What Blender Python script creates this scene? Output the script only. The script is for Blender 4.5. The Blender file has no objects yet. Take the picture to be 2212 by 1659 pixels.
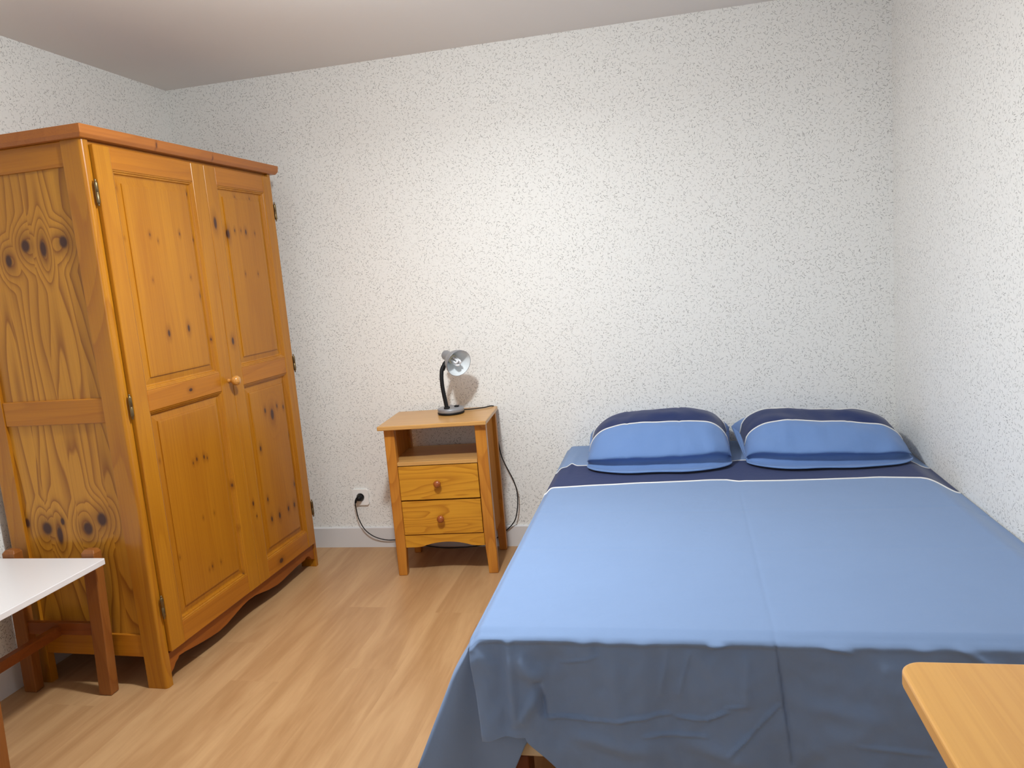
import bpy, bmesh, math, random
from mathutils import Vector, Matrix, noise as mnoise
random.seed(7)
PI = math.pi
scn = bpy.context.scene
COL = scn.collection

# ------------------------------------------------------------------ camera
cam_d = bpy.data.cameras.new('camera')
cam = bpy.data.objects.new('camera', cam_d)
COL.objects.link(cam)
cam.location = (2.3527, -3.505, 1.3332)
cam.rotation_mode = 'XYZ'
cam.rotation_euler = (1.4241, 0.0824, 0.1992)
cam_d.sensor_fit = 'HORIZONTAL'
cam_d.sensor_width = 36.0
cam_d.lens = 1640.8 / 2212 * 36
cam_d.clip_start = 0.02
scn.camera = cam

# ------------------------------------------------------------------ colour management
scn.view_settings.view_transform = 'Standard'
scn.view_settings.look = 'None'
scn.view_settings.gamma = 1
scn.view_settings.use_curve_mapping = False
scn.view_settings.exposure = 0.0

# ------------------------------------------------------------------ world + lights
world = bpy.data.worlds.new('world')
scn.world = world
world.use_nodes = True
world.node_tree.nodes['Background'].inputs[0].default_value = (0.75, 0.85, 1.0, 1)
world.node_tree.nodes['Background'].inputs[1].default_value = 0.3

XL, XR, YF, H = -0.012, 3.288, -4.35, 2.35

ld = bpy.data.lights.new('ceiling_bulb_light', 'POINT')       # the room's ceiling bulb, just above the frame
ld.energy = 32
ld.color = (0.915, 0.975, 1.0)
ld.shadow_soft_size = 0.045
lo = bpy.data.objects.new('ceiling_bulb_light', ld)
lo.location = (1.60, -1.62, 2.10)
COL.objects.link(lo)
dd = bpy.data.lights.new('added_downlight', 'AREA')     # disk added under the bulb to brighten the floor and lower walls
dd.shape = 'DISK'; dd.size = 0.14; dd.energy = 25; dd.color = (0.915, 0.975, 1.0)
do_ = bpy.data.objects.new('added_downlight', dd)
do_.location = (1.60, -1.62, 2.04)
COL.objects.link(do_)

ad = bpy.data.lights.new('window_daylight', 'AREA')           # daylight entering by the window in the front wall
ad.shape = 'RECTANGLE'
ad.size, ad.size_y = 1.2, 1.15
ad.energy = 8
ad.color = (0.84, 0.92, 1.0)
ao = bpy.data.objects.new('window_daylight', ad)
ao.location = (1.25, YF - 0.10, 1.55)
ao.rotation_euler = (math.radians(90), 0, 0)                  # looks +y into the room
COL.objects.link(ao)

# ------------------------------------------------------------------ node helpers
class NT:
    def __init__(s, name):
        s.m = bpy.data.materials.new(name); s.m.use_nodes = True
        s.t = s.m.node_tree; s.b = s.t.nodes['Principled BSDF']
    def n(s, typ, **kw):
        nd = s.t.nodes.new(typ)
        for k, v in kw.items(): setattr(nd, k, v)
        return nd
    def link(s, a, b): s.t.links.new(a, b)
    def put(s, sock, v):
        if hasattr(v, 'is_linked') or isinstance(v, bpy.types.NodeSocket): s.link(v, sock)
        else: sock.default_value = v
    def math(s, op, a, b=None, c=None, clamp=False):
        nd = s.n('ShaderNodeMath', operation=op, use_clamp=clamp)
        s.put(nd.inputs[0], a)
        if b is not None: s.put(nd.inputs[1], b)
        if c is not None: s.put(nd.inputs[2], c)
        return nd.outputs[0]
    def vmath(s, op, a, b=None, out=0):
        nd = s.n('ShaderNodeVectorMath', operation=op)
        s.put(nd.inputs[0], a)
        if b is not None: s.put(nd.inputs[1], b)
        return nd.outputs[out]
    def obj(s): return s.n('ShaderNodeTexCoord').outputs['Object']
    def sep(s, v):
        nd = s.n('ShaderNodeSeparateXYZ'); s.link(v, nd.inputs[0]); return nd.outputs
    def comb(s, x, y, z):
        nd = s.n('ShaderNodeCombineXYZ')
        for i, v in enumerate((x, y, z)): s.put(nd.inputs[i], v)
        return nd.outputs[0]
    def noise(s, v, scale, detail=2, rough=0.5, dist=0.0, out='Fac'):
        nd = s.n('ShaderNodeTexNoise')
        s.link(v, nd.inputs['Vector']); nd.inputs['Scale'].default_value = scale
        nd.inputs['Detail'].default_value = detail; nd.inputs['Roughness'].default_value = rough
        nd.inputs['Distortion'].default_value = dist
        return nd.outputs[out]
    def smooth(s, v, a, b, c=0.0, d=1.0):
        nd = s.n('ShaderNodeMapRange', interpolation_type='SMOOTHSTEP')
        s.link(v, nd.inputs[0])
        for i, q in enumerate((a, b, c, d)): nd.inputs[i + 1].default_value = q
        return nd.outputs[0]
    def mix(s, f, a, b, blend='MIX'):
        nd = s.n('ShaderNodeMix', data_type='RGBA', blend_type=blend)
        s.put(nd.inputs[0], f)
        for sock, v in ((nd.inputs[6], a), (nd.inputs[7], b)):
            if isinstance(v, tuple): sock.default_value = (v[0], v[1], v[2], 1)
            else: s.link(v, sock)
        return nd.outputs[2]
    def bump(s, h, strength=0.2, dist=0.002):
        nd = s.n('ShaderNodeBump'); nd.inputs['Strength'].default_value = strength
        nd.inputs['Distance'].default_value = dist
        s.link(h, nd.inputs['Height']); s.link(nd.outputs[0], s.b.inputs['Normal'])
    def color(s, v):
        if isinstance(v, tuple): s.b.inputs['Base Color'].default_value = (v[0], v[1], v[2], 1)
        else: s.link(v, s.b.inputs['Base Color'])
    def rough(s, v): s.put(s.b.inputs['Roughness'], v)
    def spec(s, v): s.b.inputs['Specular IOR Level'].default_value = v

def srgb(r, g, b):
    f = lambda c: (c / 255) / 12.92 if c <= 10 else ((c / 255 + 0.055) / 1.055) ** 2.4
    return (f(r), f(g), f(b))

def plain(name, c, rough=0.5, metallic=0.0, spec=0.5):
    k = NT(name); k.color(c); k.rough(rough); k.b.inputs['Metallic'].default_value = metallic; k.spec(spec)
    return k.m

# wood: grain runs along `axis`; boards are glued side by side along `across` with width bw
def wood(name, axis, base, dark, K=14, bw=None, across=None, knots=(), ring=0.55, rough=0.28,
         seed=0.0, stretch=0.55, cross=5.0, knotcol=(0.06, 0.02, 0.012), fib=0.22, ringpow=2.2, coat=0.07, spec=0.30, tint=0.10):
    k = NT(name); P = k.obj(); x, y, z = k.sep(P)
    ax = {'X': 0, 'Y': 1, 'Z': 2}[axis]
    s = [cross] * 3; s[ax] = stretch
    off = (seed * 3.1, seed * 1.7, seed * 2.3)
    board = None
    if bw:
        idx = k.math('FLOOR', k.math('DIVIDE', (x, y, z)[{'X': 0, 'Y': 1, 'Z': 2}[across]], bw))
        wn = k.n('ShaderNodeTexWhiteNoise', noise_dimensions='1D'); k.link(k.math('ADD', idx, seed + 0.5), wn.inputs['W'])
        board = wn.outputs['Value']
    V = k.vmath('ADD', k.vmath('MULTIPLY', P, tuple(s)), off)
    if board is not None:
        V = k.vmath('ADD', V, k.comb(k.math('MULTIPLY', board, 7.0), k.math('MULTIPLY', board, 13.0), k.math('MULTIPLY', board, 5.0)))
    n1 = k.noise(V, 1.0, 1.5, 0.45)
    core = halo = None; bumpf = None
    for kn in knots:
        kx, ky, kz, kr = kn[:4]
        el = kn[4] if len(kn) > 4 else 0.62          # squeeze along the grain
        sv = [1, 1, 1]; sv[ax] = el
        if axis != 'X' and abs(kx) < 5: pass
        d = k.vmath('DISTANCE', k.vmath('MULTIPLY', P, tuple(sv)), (kx * sv[0], ky * sv[1], kz * sv[2]), out=1)
        c = k.smooth(d, kr * 0.55, kr * 1.15, 1.0, 0.0)
        core = c if core is None else k.math('MAXIMUM', core, c)
        h = k.smooth(d, kr * 0.6, kr * 3.0, 0.45, 0.0)
        halo = h if halo is None else k.math('MAXIMUM', halo, h)
        if kr > 0.012:
            b = k.smooth(d, 0.0, kr * 5.0, 1.0, 0.0)
            bumpf = b if bumpf is None else k.math('MAXIMUM', bumpf, b)
    g = k.math('MULTIPLY', n1, K)
    if bumpf is not None: g = k.math('ADD', g, k.math('MULTIPLY', bumpf, 3.2))
    fr = k.math('FRACT', g)
    r = k.math('POWER', fr, ringpow)
    fall = k.smooth(fr, 0.90, 1.0, 1.0, 0.0)
    r = k.math('MULTIPLY', r, fall)
    s2 = [150.0] * 3; s2[ax] = 3.0
    fibr = k.noise(k.vmath('MULTIPLY', P, tuple(s2)), 1.0, 2, 0.6)
    s3 = [9.0] * 3; s3[ax] = 0.8
    tone = k.noise(k.vmath('ADD', k.vmath('MULTIPLY', P, tuple(s3)), off), 1.0, 2, 0.5)
    colr = k.mix(k.math('MULTIPLY', r, ring), base, dark)
    colr = k.mix(k.math('MULTIPLY', k.smooth(fibr, 0.35, 0.75), fib), colr, dark)
    colr = k.mix(k.math('MULTIPLY', k.smooth(tone, 0.3, 0.75), 0.30), colr, tuple(d * 0.55 + b * 0.45 for d, b in zip(dark, base)))
    if board is not None:
        colr = k.mix(k.math('MULTIPLY', board, tint * 2.2), colr, dark)
    if core is not None:
        colr = k.mix(halo, colr, tuple(0.6 * v for v in dark))
        colr = k.mix(core, colr, knotcol)
    k.color(colr); k.rough(rough); k.spec(spec)
    k.b.inputs['Coat Weight'].default_value = coat
    k.b.inputs['Coat Roughness'].default_value = 0.16
    k.bump(fibr, 0.06, 0.001)
    return k.m

# ------------------------------------------------------------------ mesh helpers
def box(bm, x0, x1, y0, y1, z0, z1, mi=0):
    vs = [bm.verts.new(p) for p in ((x0, y0, z0), (x1, y0, z0), (x1, y1, z0), (x0, y1, z0),
                                    (x0, y0, z1), (x1, y0, z1), (x1, y1, z1), (x0, y1, z1))]
    for f in ((0, 3, 2, 1), (4, 5, 6, 7), (0, 1, 5, 4), (1, 2, 6, 5), (2, 3, 7, 6), (3, 0, 4, 7)):
        fc = bm.faces.new([vs[i] for i in f]); fc.material_index = mi
    return vs

def prism(bm, pts, plane, a, b, mi=0):
    """extrude the 2D outline pts between a and b; plane = the axis of extrusion"""
    def P(u, v, w):
        return {'X': (w, u, v), 'Y': (u, w, v), 'Z': (u, v, w)}[plane]
    A = [bm.verts.new(P(u, v, a)) for u, v in pts]; B = [bm.verts.new(P(u, v, b)) for u, v in pts]
    n = len(pts)
    fs = [bm.faces.new(A), bm.faces.new(B[::-1])]
    for i in range(n): fs.append(bm.faces.new((A[i], B[i], B[(i + 1) % n], A[(i + 1) % n])))
    for f in fs: f.material_index = mi
    bmesh.ops.recalc_face_normals(bm, faces=fs)

def tube(bm, pts, r, seg=10, mi=0, caps=True, closed=False):
    pts = [Vector(p) for p in pts]; n = len(pts); rings = []
    up = Vector((0.123, 0.456, 0.88)).normalized(); last = None
    for i, p in enumerate(pts):
        if closed: t = (pts[(i + 1) % n] - pts[i - 1]).normalized()
        else: t = (pts[min(i + 1, n - 1)] - pts[max(i - 1, 0)]).normalized()
        if last is None: a = t.cross(up).normalized()
        else: a = (last - t * last.dot(t)).normalized()
        last = a; b = t.cross(a)
        rr = r[i] if isinstance(r, (list, tuple)) else r
        rings.append([bm.verts.new(p + (a * math.cos(2 * PI * q / seg) + b * math.sin(2 * PI * q / seg)) * rr) for q in range(seg)])
    fs = []
    for i in range(n if closed else n - 1):
        A, B = rings[i], rings[(i + 1) % n]
        for q in range(seg): fs.append(bm.faces.new((A[q], A[(q + 1) % seg], B[(q + 1) % seg], B[q])))
    if caps and not closed: fs.append(bm.faces.new(rings[0][::-1])); fs.append(bm.faces.new(rings[-1]))
    for f in fs: f.material_index = mi; f.smooth = True
    bmesh.ops.recalc_face_normals(bm, faces=fs)

def lathe(bm, prof, mat=None, seg=40, mi=0):
    """prof: list of (radius, height) about local z; mat: Matrix placing it"""
    mat = mat or Matrix()
    rings = []
    for r, h in prof:
        if r < 1e-6: rings.append([bm.verts.new(mat @ Vector((0, 0, h)))])
        else: rings.append([bm.verts.new(mat @ Vector((r * math.cos(2 * PI * q / seg), r * math.sin(2 * PI * q / seg), h))) for q in range(seg)])
    fs = []
    for A, B in zip(rings, rings[1:]):
        for q in range(seg):
            a = [A[q % len(A)], A[(q + 1) % len(A)]] if len(A) > 1 else [A[0]]
            b = [B[(q + 1) % len(B)], B[q % len(B)]] if len(B) > 1 else [B[0]]
            if len(a) + len(b) > 2: fs.append(bm.faces.new(a + b))
    for f in fs: f.material_index = mi; f.smooth = True
    bmesh.ops.recalc_face_normals(bm, faces=fs)

def catmull(P, n=8):
    P = [Vector(p) for p in P]; out = []
    for i in range(len(P) - 1):
        p0 = P[max(i - 1, 0)]; p1 = P[i]; p2 = P[i + 1]; p3 = P[min(i + 2, len(P) - 1)]
        for k in range(n):
            t = k / n
            out.append(0.5 * ((2 * p1) + (p2 - p0) * t + (2 * p0 - 5 * p1 + 4 * p2 - p3) * t * t + (3 * p1 - p0 - 3 * p2 + p3) * t ** 3))
    out.append(P[-1]); return out

def mk(name, bm, mats, parent=None, bevel=0.0, segs=2, smooth=False):
    me = bpy.data.meshes.new(name); bm.to_mesh(me); bm.free()
    for m in (mats if isinstance(mats, (list, tuple)) else [mats]): me.materials.append(m)
    o = bpy.data.objects.new(name, me); COL.objects.link(o)
    if parent: o.parent = parent
    if smooth:
        for p in me.polygons: p.use_smooth = True
    if bevel:
        b = o.modifiers.new('bevel', 'BEVEL'); b.width = bevel; b.segments = segs; b.limit_method = 'ANGLE'; b.angle_limit = 0.6
        b.harden_normals = False
    return o

def part(name, mats, parent, *boxes, bevel=0.0015):
    bm = bmesh.new()
    for b in boxes: box(bm, *b)
    return mk(name, bm, mats, parent, bevel)

def thing(name, label, cat, loc=(0, 0, 0), rz=0.0, group=None):
    o = bpy.data.objects.new(name, None); COL.objects.link(o); o.empty_display_size = 0.1
    o.location = loc; o.rotation_euler = (0, 0, rz); o['label'] = label; o['category'] = cat
    if group: o['group'] = group
    return o

def struct(name, bm, mats, parent=None, bevel=0.0, **props):
    o = mk(name, bm, mats, parent, bevel)
    if parent is None: o['kind'] = 'structure'
    for k, v in props.items(): o[k] = v
    return o

def sst(a, b, v):
    t = min(1, max(0, (v - a) / (b - a))); return t * t * (3 - 2 * t)

# ------------------------------------------------------------------ materials
def wallpaper():
    k = NT('speckled_wallpaper'); P = k.obj(); x, y, z = k.sep(P)
    uv = k.comb(k.math('ADD', x, y), z, 0.0)          # works on walls facing x and facing y
    wob = k.noise(uv, 38.0, 2, 0.6, out='Color')
    uvw = k.vmath('ADD', uv, k.vmath('MULTIPLY', k.vmath('SUBTRACT', wob, (0.5, 0.5, 0.5)), (0.012, 0.012, 0.0)))
    mask = None
    for sc, L, W, off, amp in ((62.0, 0.0085, 0.0009, (0, 0, 0), 1.0), (80.0, 0.0055, 0.0009, (3.37, 1.91, 0), 0.8), (48.0, 0.0105, 0.0008, (7.1, 5.3, 0), 0.75)):
        q = k.vmath('ADD', uvw, off)
        vo = k.n('ShaderNodeTexVoronoi', voronoi_dimensions='2D', feature='F1'); k.link(q, vo.inputs['Vector']); vo.inputs['Scale'].default_value = sc
        d = k.vmath('SUBTRACT', q, vo.outputs['Position'])
        dx, dy, _ = k.sep(d); rc, gc, bc = k.sep(vo.outputs['Color'])
        a = k.math('MULTIPLY', rc, 2 * PI); ca = k.math('COSINE', a); sa = k.math('SINE', a)
        u = k.math('ADD', k.math('MULTIPLY', dx, ca), k.math('MULTIPLY', dy, sa))
        v = k.math('SUBTRACT', k.math('MULTIPLY', dy, ca), k.math('MULTIPLY', dx, sa))
        curv = k.math('MULTIPLY', k.math('SUBTRACT', gc, 0.5), 130.0)
        v = k.math('ADD', v, k.math('MULTIPLY', curv, k.math('MULTIPLY', u, u)))
        m = k.math('MULTIPLY', k.smooth(k.math('ABSOLUTE', v), W * 0.5, W * 1.4, 1.0, 0.0), k.smooth(k.math('ABSOLUTE', u), L * 0.45, L * 0.7, 1.0, 0.0))
        m = k.math('MULTIPLY', m, k.math('MULTIPLY', k.smooth(bc, 0.25, 0.8, 0.12, 1.0), amp))
        mask = m if mask is None else k.math('MAXIMUM', mask, m)
    cl = k.noise(uv, 9.0, 2, 0.5)
    mask = k.math('MULTIPLY', mask, k.smooth(cl, 0.25, 0.6, 0.55, 1.0))
    fine = k.noise(uv, 260.0, 2, 0.6)
    base = k.mix(k.math('MULTIPLY', fine, 0.16), srgb(245, 244, 240), srgb(222, 219, 216))
    k.color(k.mix(mask, base, srgb(146, 143, 140)))
    k.rough(0.48); k.spec(0.28)
    k.bump(k.math('SUBTRACT', fine, k.math('MULTIPLY', mask, 1.3)), 0.25, 0.0012)
    return k.m

def ceiling_mat():
    k = NT('ceiling_paint'); P = k.obj()
    n = k.noise(P, 120.0, 3, 0.6); k.color(srgb(236, 231, 226)); k.rough(0.85); k.spec(0.2); k.bump(n, 0.05, 0.001)
    return k.m

def floor_mat():
    k = NT('beech_laminate'); P = k.obj(); x, y, z = k.sep(P)
    px = k.math('DIVIDE', x, 0.195); ix = k.math('FLOOR', px)
    wn = k.n('ShaderNodeTexWhiteNoise', noise_dimensions='1D'); k.link(ix, wn.inputs['W'])
    py = k.math('ADD', k.math('DIVIDE', y, 1.28), k.math('MULTIPLY', wn.outputs['Value'], 1.0)); iy = k.math('FLOOR', py)
    w2 = k.n('ShaderNodeTexWhiteNoise', noise_dimensions='2D'); k.link(k.comb(ix, iy, 0.0), w2.inputs['Vector'])
    r = w2.outputs['Value']
    V = k.vmath('ADD', k.vmath('MULTIPLY', P, (7.0, 0.9, 1.0)), k.comb(k.math('MULTIPLY', r, 17.0), k.math('MULTIPLY', r, 9.0), 0.0))
    n1 = k.noise(V, 1.3, 3, 0.55, 0.6)
    n2 = k.noise(k.vmath('MULTIPLY', P, (60.0, 5.0, 1.0)), 1.0, 3, 0.6)
    rg = k.math('FRACT', k.math('MULTIPLY', n1, 7.0))
    rg = k.math('MULTIPLY', k.math('POWER', rg, 2.0), k.smooth(rg, 0.85, 1.0, 1.0, 0.0))
    c = k.mix(k.smooth(n1, 0.3, 0.72), srgb(194, 154, 110), srgb(170, 128, 86))
    c = k.mix(k.math('MULTIPLY', rg, 0.18), c, srgb(162, 112, 72))
    c = k.mix(k.math('MULTIPLY', k.smooth(n2, 0.4, 0.7), 0.16), c, srgb(214, 170, 126))
    c = k.mix(k.math('MULTIPLY', r, 0.08), c, srgb(188, 138, 94))
    gx = k.math('ABSOLUTE', k.math('SUBTRACT', k.math('FRACT', px), 0.5))
    seam = k.smooth(gx, 0.4955, 0.4995, 0.0, 0.10)
    gy = k.math('ABSOLUTE', k.math('SUBTRACT', k.math('FRACT', py), 0.5))
    seam = k.math('MAXIMUM', seam, k.smooth(gy, 0.4992, 0.4999, 0.0, 0.10))
    c = k.mix(seam, c, srgb(120, 78, 48))
    k.color(c); k.rough(0.36); k.spec(0.4); k.bump(n2, 0.04, 0.001)
    return k.m

def cloth(name, c, amt=0.10, bump=0.16):
    k = NT(name); P = k.obj()
    n = k.noise(P, 7.0, 3, 0.55); f = k.noise(P, 900.0, 2, 0.6); w = k.noise(k.vmath('MULTIPLY', P, (1.0, 1.0, 1.0)), 24.0, 3, 0.55, 0.8)
    col = k.mix(k.math('MULTIPLY', k.smooth(n, 0.3, 0.7), amt), c, tuple(v * 0.82 for v in c))
    k.color(col); k.rough(0.75); k.spec(0.25)
    k.b.inputs['Sheen Weight'].default_value = 0.15
    h = k.math('ADD', k.math('MULTIPLY', w, 1.0), k.math('MULTIPLY', f, 0.06))
    k.bump(h, bump, 0.006)
    return k.m

M_wall = wallpaper(); M_ceil = ceiling_mat(); M_floor = floor_mat()
M_base = plain('white_baseboard_paint', srgb(222, 220, 220), 0.4)
M_blue = cloth('sky_blue_cotton', srgb(120, 145, 184))
M_navy = cloth('navy_cotton', srgb(22, 42, 92), 0.15)
M_pipe = plain('white_piping_cotton', srgb(232, 230, 226), 0.7)
M_blue2 = cloth('pillow_blue_cotton', srgb(106, 138, 190), 0.12, 0.22)

PB, PD = srgb(180, 118, 26), srgb(136, 70, 12)        # orange varnished pine
DK = [(0.124, 1.715, 0.0035), (0.128, 1.55, 0.0021), (0.247, 1.565, 0.0036), (0.285, 1.544, 0.0029), (0.409, 1.572, 0.0038), (0.492, 1.723, 0.0039), (0.493, 1.552, 0.0039), (0.228, 1.408, 0.0029), (0.438, 1.412, 0.003), (0.482, 1.341, 0.0046), (0.271, 1.217, 0.0065), (0.384, 1.225, 0.0067), (0.513, 1.17, 0.0031), (0.628, 1.627, 0.0096), (0.719, 1.581, 0.009), (0.768, 1.596, 0.0041), (0.813, 1.597, 0.0033), (0.849, 1.592, 0.0059), (0.916, 1.589, 0.0034), (0.805, 1.417, 0.0033), (0.902, 1.415, 0.0034), (0.638, 1.149, 0.0072), (0.808, 1.737, 0.0025), (0.918, 1.737, 0.0026), (0.132, 0.783, 0.0025), (0.298, 0.73, 0.0035), (0.321, 0.739, 0.0044), (0.364, 0.737, 0.0045), (0.382, 0.728, 0.0036), (0.515, 0.581, 0.0047), (0.309, 0.515, 0.0027), (0.377, 0.511, 0.0027), (0.518, 0.401, 0.0038), (0.152, 0.421, 0.0026), (0.301, 0.313, 0.0027), (0.321, 0.318, 0.0037), (0.375, 0.314, 0.0028), (0.506, 0.206, 0.0039), (0.625, 0.468, 0.0058), (0.639, 0.409, 0.0039), (0.816, 0.826, 0.006), (0.868, 0.799, 0.0121), (0.914, 0.828, 0.0051), (0.965, 0.814, 0.0052), (0.988, 0.676, 0.0052), (0.744, 0.674, 0.0059), (0.977, 0.448, 0.0053), (0.747, 0.448, 0.005), (0.759, 0.355, 0.0061), (0.823, 0.35, 0.0072), (0.901, 0.355, 0.0063), (0.954, 0.356, 0.0063), (0.778, 0.157, 0.0093)]
def dk(f, x): return [(x, y, z, r * 1.15 + 0.0006, 0.5) for y, z, r in DK if f(y, z)]
W_dpU1 = wood('door_panel_wood_a', 'Z', PB, PD, K=7, bw=0.088, across='Y', knots=dk(lambda y, z: .1 < y < .52 and z > 1.04, 0.003), ring=0.22, fib=0.30, seed=1.3)
W_dpL1 = wood('door_panel_wood_b', 'Z', PB, PD, K=7, bw=0.088, across='Y', knots=dk(lambda y, z: .1 < y < .53 and z < .95, 0.003), ring=0.22, fib=0.32, seed=2.1)
W_dpU2 = wood('door_panel_wood_c', 'Z', PB, PD, K=7, bw=0.088, across='Y', knots=dk(lambda y, z: y > .66 and z > 1.04, 0.003), ring=0.22, fib=0.30, seed=3.9)
W_dpL2 = wood('door_panel_wood_d', 'Z', PB, PD, K=7, bw=0.088, across='Y', knots=dk(lambda y, z: y > .66 and .2 < z < .95, 0.003), ring=0.22, fib=0.32, seed=4.6)
W_stile = wood('wardrobe_stile_wood', 'Z', PB, PD, K=9, ring=0.30, seed=5.2, fib=0.28,
               knots=[(0.012, 0.628, 1.62, 0.011, 0.4), (0.012, 0.638, 1.149, 0.009, 0.5), (0.012, 0.625, 0.468, 0.006, 0.5), (0.012, 0.639, 0.409, 0.004, 0.5)])
W_rail = wood('wardrobe_rail_wood', 'Y', srgb(180, 112, 28), PD, K=12, ring=0.40, seed=6.4,
              knots=[(0.012, 0.778, 0.157, 0.012, 0.7), (0.012, 0.335, 1.0, 0.007, 0.6)])
W_post = wood('wardrobe_post_wood', 'Z', PB, PD, K=16, ring=0.50, seed=7.7, stretch=0.8, coat=0.25)
W_side = wood('wardrobe_side_wood', 'Z', srgb(200, 140, 46), srgb(116, 56, 14), K=17, bw=0.131, across='X', ring=0.95, fib=0.16, seed=8.9, stretch=0.7, cross=6.0, ringpow=3.0, tint=0.04,
              knots=[(-0.286, .012, 1.548, 0.019, 0.8), (-0.136, .012, 1.548, 0.018, 0.8), (-0.218, .012, 1.533, 0.014, 0.45), (-0.362, .012, 1.505, 0.014, 0.6),
                     (-0.399, .012, 0.58, 0.022, 0.85), (-0.229, .012, 0.58, 0.022, 0.85), (-0.166, .012, 0.612, 0.022, 0.8), (-0.350, .012, 0.556, 0.013, 0.35), (-0.480, .012, 0.60, 0.012, 0.6), (-0.330, .012, 0.605, 0.009, 0.6)])
W_sider = wood('wardrobe_side_rail_wood', 'X', srgb(184, 118, 30), PD, K=10, ring=0.35, seed=9.8)
W_corn = wood('wardrobe_cornice_wood', 'Y', srgb(176, 106, 44), srgb(124, 64, 24), K=9, ring=0.25, seed=10.4,
              knots=[(0.025, 0.327, 1.876, 0.011, 3.0), (0.025, 0.655, 1.870, 0.009, 3.0)], knotcol=srgb(92, 48, 30))
W_skirt = wood('wardrobe_skirt_wood', 'Y', srgb(154, 84, 26), srgb(104, 48, 14), K=12, ring=0.4, seed=11.1)
W_knob = wood('wardrobe_knob_wood', 'Y', srgb(206, 146, 70), srgb(150, 88, 30), K=20, ring=0.3, seed=2, rough=0.12, coat=0.9)

NB, ND = srgb(214, 152, 46), srgb(160, 92, 22)
N_top = wood('nightstand_top_wood', 'X', srgb(208, 160, 96), srgb(176, 118, 58), K=8, ring=0.30, seed=12.2, bw=0.09, across='Y', tint=0.05)
N_leg = wood('nightstand_leg_wood', 'Z', srgb(204, 136, 52), srgb(150, 80, 26), K=14, ring=0.6, seed=13.4, stretch=1.2)
N_side = wood('nightstand_side_wood', 'Z', srgb(196, 128, 54), srgb(146, 80, 30), K=10, ring=0.35, seed=14.3, rough=0.7, spec=0.05, coat=0.0)
N_dr1 = wood('nightstand_drawer_wood_a', 'X', NB, ND, K=14, ring=0.8, seed=15.6, stretch=1.2, cross=9.0, ringpow=3.0)
N_dr2 = wood('nightstand_drawer_wood_b', 'X', NB, ND, K=18, ring=0.85, seed=17.6, stretch=1.6, cross=9.0, ringpow=3.0,
             knots=[(0.262, -0.345, 0.245, 0.006, 0.8)])
N_apr = wood('nightstand_apron_wood', 'X', NB, ND, K=14, ring=0.55, seed=19.2, stretch=1.3, cross=9.0)
N_knob = wood('nightstand_knob_wood', 'Z', srgb(168, 92, 44), srgb(120, 54, 24), K=60, ring=0.5, seed=3.3, rough=0.15, coat=0.8)
S_wood = wood('stool_frame_wood', 'Z', srgb(150, 92, 42), srgb(104, 50, 20), K=12, ring=0.35, seed=21.0)
S_rail = wood('stool_rail_wood', 'X', srgb(140, 76, 32), srgb(98, 46, 20), K=12, ring=0.35, seed=22.0)
T_top = wood('table_top_wood', 'Y', srgb(226, 172, 96), srgb(188, 126, 62), K=7, bw=0.085, across='X', ring=0.35, seed=23.5, rough=0.35, tint=0.20, coat=0.2)
T_leg = wood('table_leg_wood', 'Z', srgb(206, 146, 74), srgb(164, 100, 44), K=9, ring=0.35, seed=24.5)
B_leg = wood('bed_leg_wood', 'Z', srgb(112, 52, 26), srgb(66, 28, 16), K=10, ring=0.4, seed=25.0)
M_white = plain('white_melamine', srgb(226, 222, 222), 0.30)
M_brass = plain('aged_brass', srgb(118, 100, 70), 0.35, 0.85)

# ------------------------------------------------------------------ room shell
T = 0.10
bm = bmesh.new(); box(bm, XL - T, XR + T, YF - T, T, -0.10, 0.0); struct('floor', bm, M_floor)
bm = bmesh.new(); box(bm, XL - T, XR + T, YF - T, T, H, H + 0.10); struct('ceiling', bm, M_ceil)
bm = bmesh.new(); box(bm, XL - T, XR + T, 0.0, T, 0, H); struct('wall_back', bm, M_wall)
bm = bmesh.new(); box(bm, XL - T, XL, YF, 0.0, 0, H); struct('wall_left', bm, M_wall)
bm = bmesh.new(); box(bm, XR, XR + T, YF, 0.0, 0, H); struct('wall_right', bm, M_wall)
wx0, wx1, wz0, wz1 = 0.65, 1.85, 0.98, 2.13
bm = bmesh.new()
box(bm, XL - T, wx0, YF - T, YF, 0, H); box(bm, wx1, XR + T, YF - T, YF, 0, H)
box(bm, wx0, wx1, YF - T, YF, 0, wz0); box(bm, wx0, wx1, YF - T, YF, wz1, H)
struct('wall_front', bm, M_wall)
M_frame = plain('white_window_paint', srgb(230, 230, 228), 0.35)
bm = bmesh.new()
for a, b, c, d in ((wx0, wx1, wz0, wz0 + .05), (wx0, wx1, wz1 - .05, wz1), (wx0, wx0 + .05, wz0, wz1), (wx1 - .05, wx1, wz0, wz1), (1.22, 1.28, wz0, wz1)):
    box(bm, a, b, YF - 0.06, YF - 0.015, c, d)
win = struct('window_1', bm, M_frame, bevel=0.003)
bh, bt = 0.105, 0.012
def bb_prof(s): return [(0, 0), (s * bt, 0), (s * bt, bh - 0.004), (s * (bt - 0.004), bh), (0, bh)]
bm = bmesh.new(); prism(bm, [(-u, v) for u, v in bb_prof(1)], 'X', XL, XR); struct('baseboard_back', bm, M_base)
bm = bmesh.new(); prism(bm, [(XL + u, v) for u, v in bb_prof(1)], 'Y', YF, -bt); struct('baseboard_left', bm, M_base)
bm = bmesh.new(); prism(bm, [(XR - u, v) for u, v in bb_prof(1)], 'Y', YF, -bt); struct('baseboard_right', bm, M_base)

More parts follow.
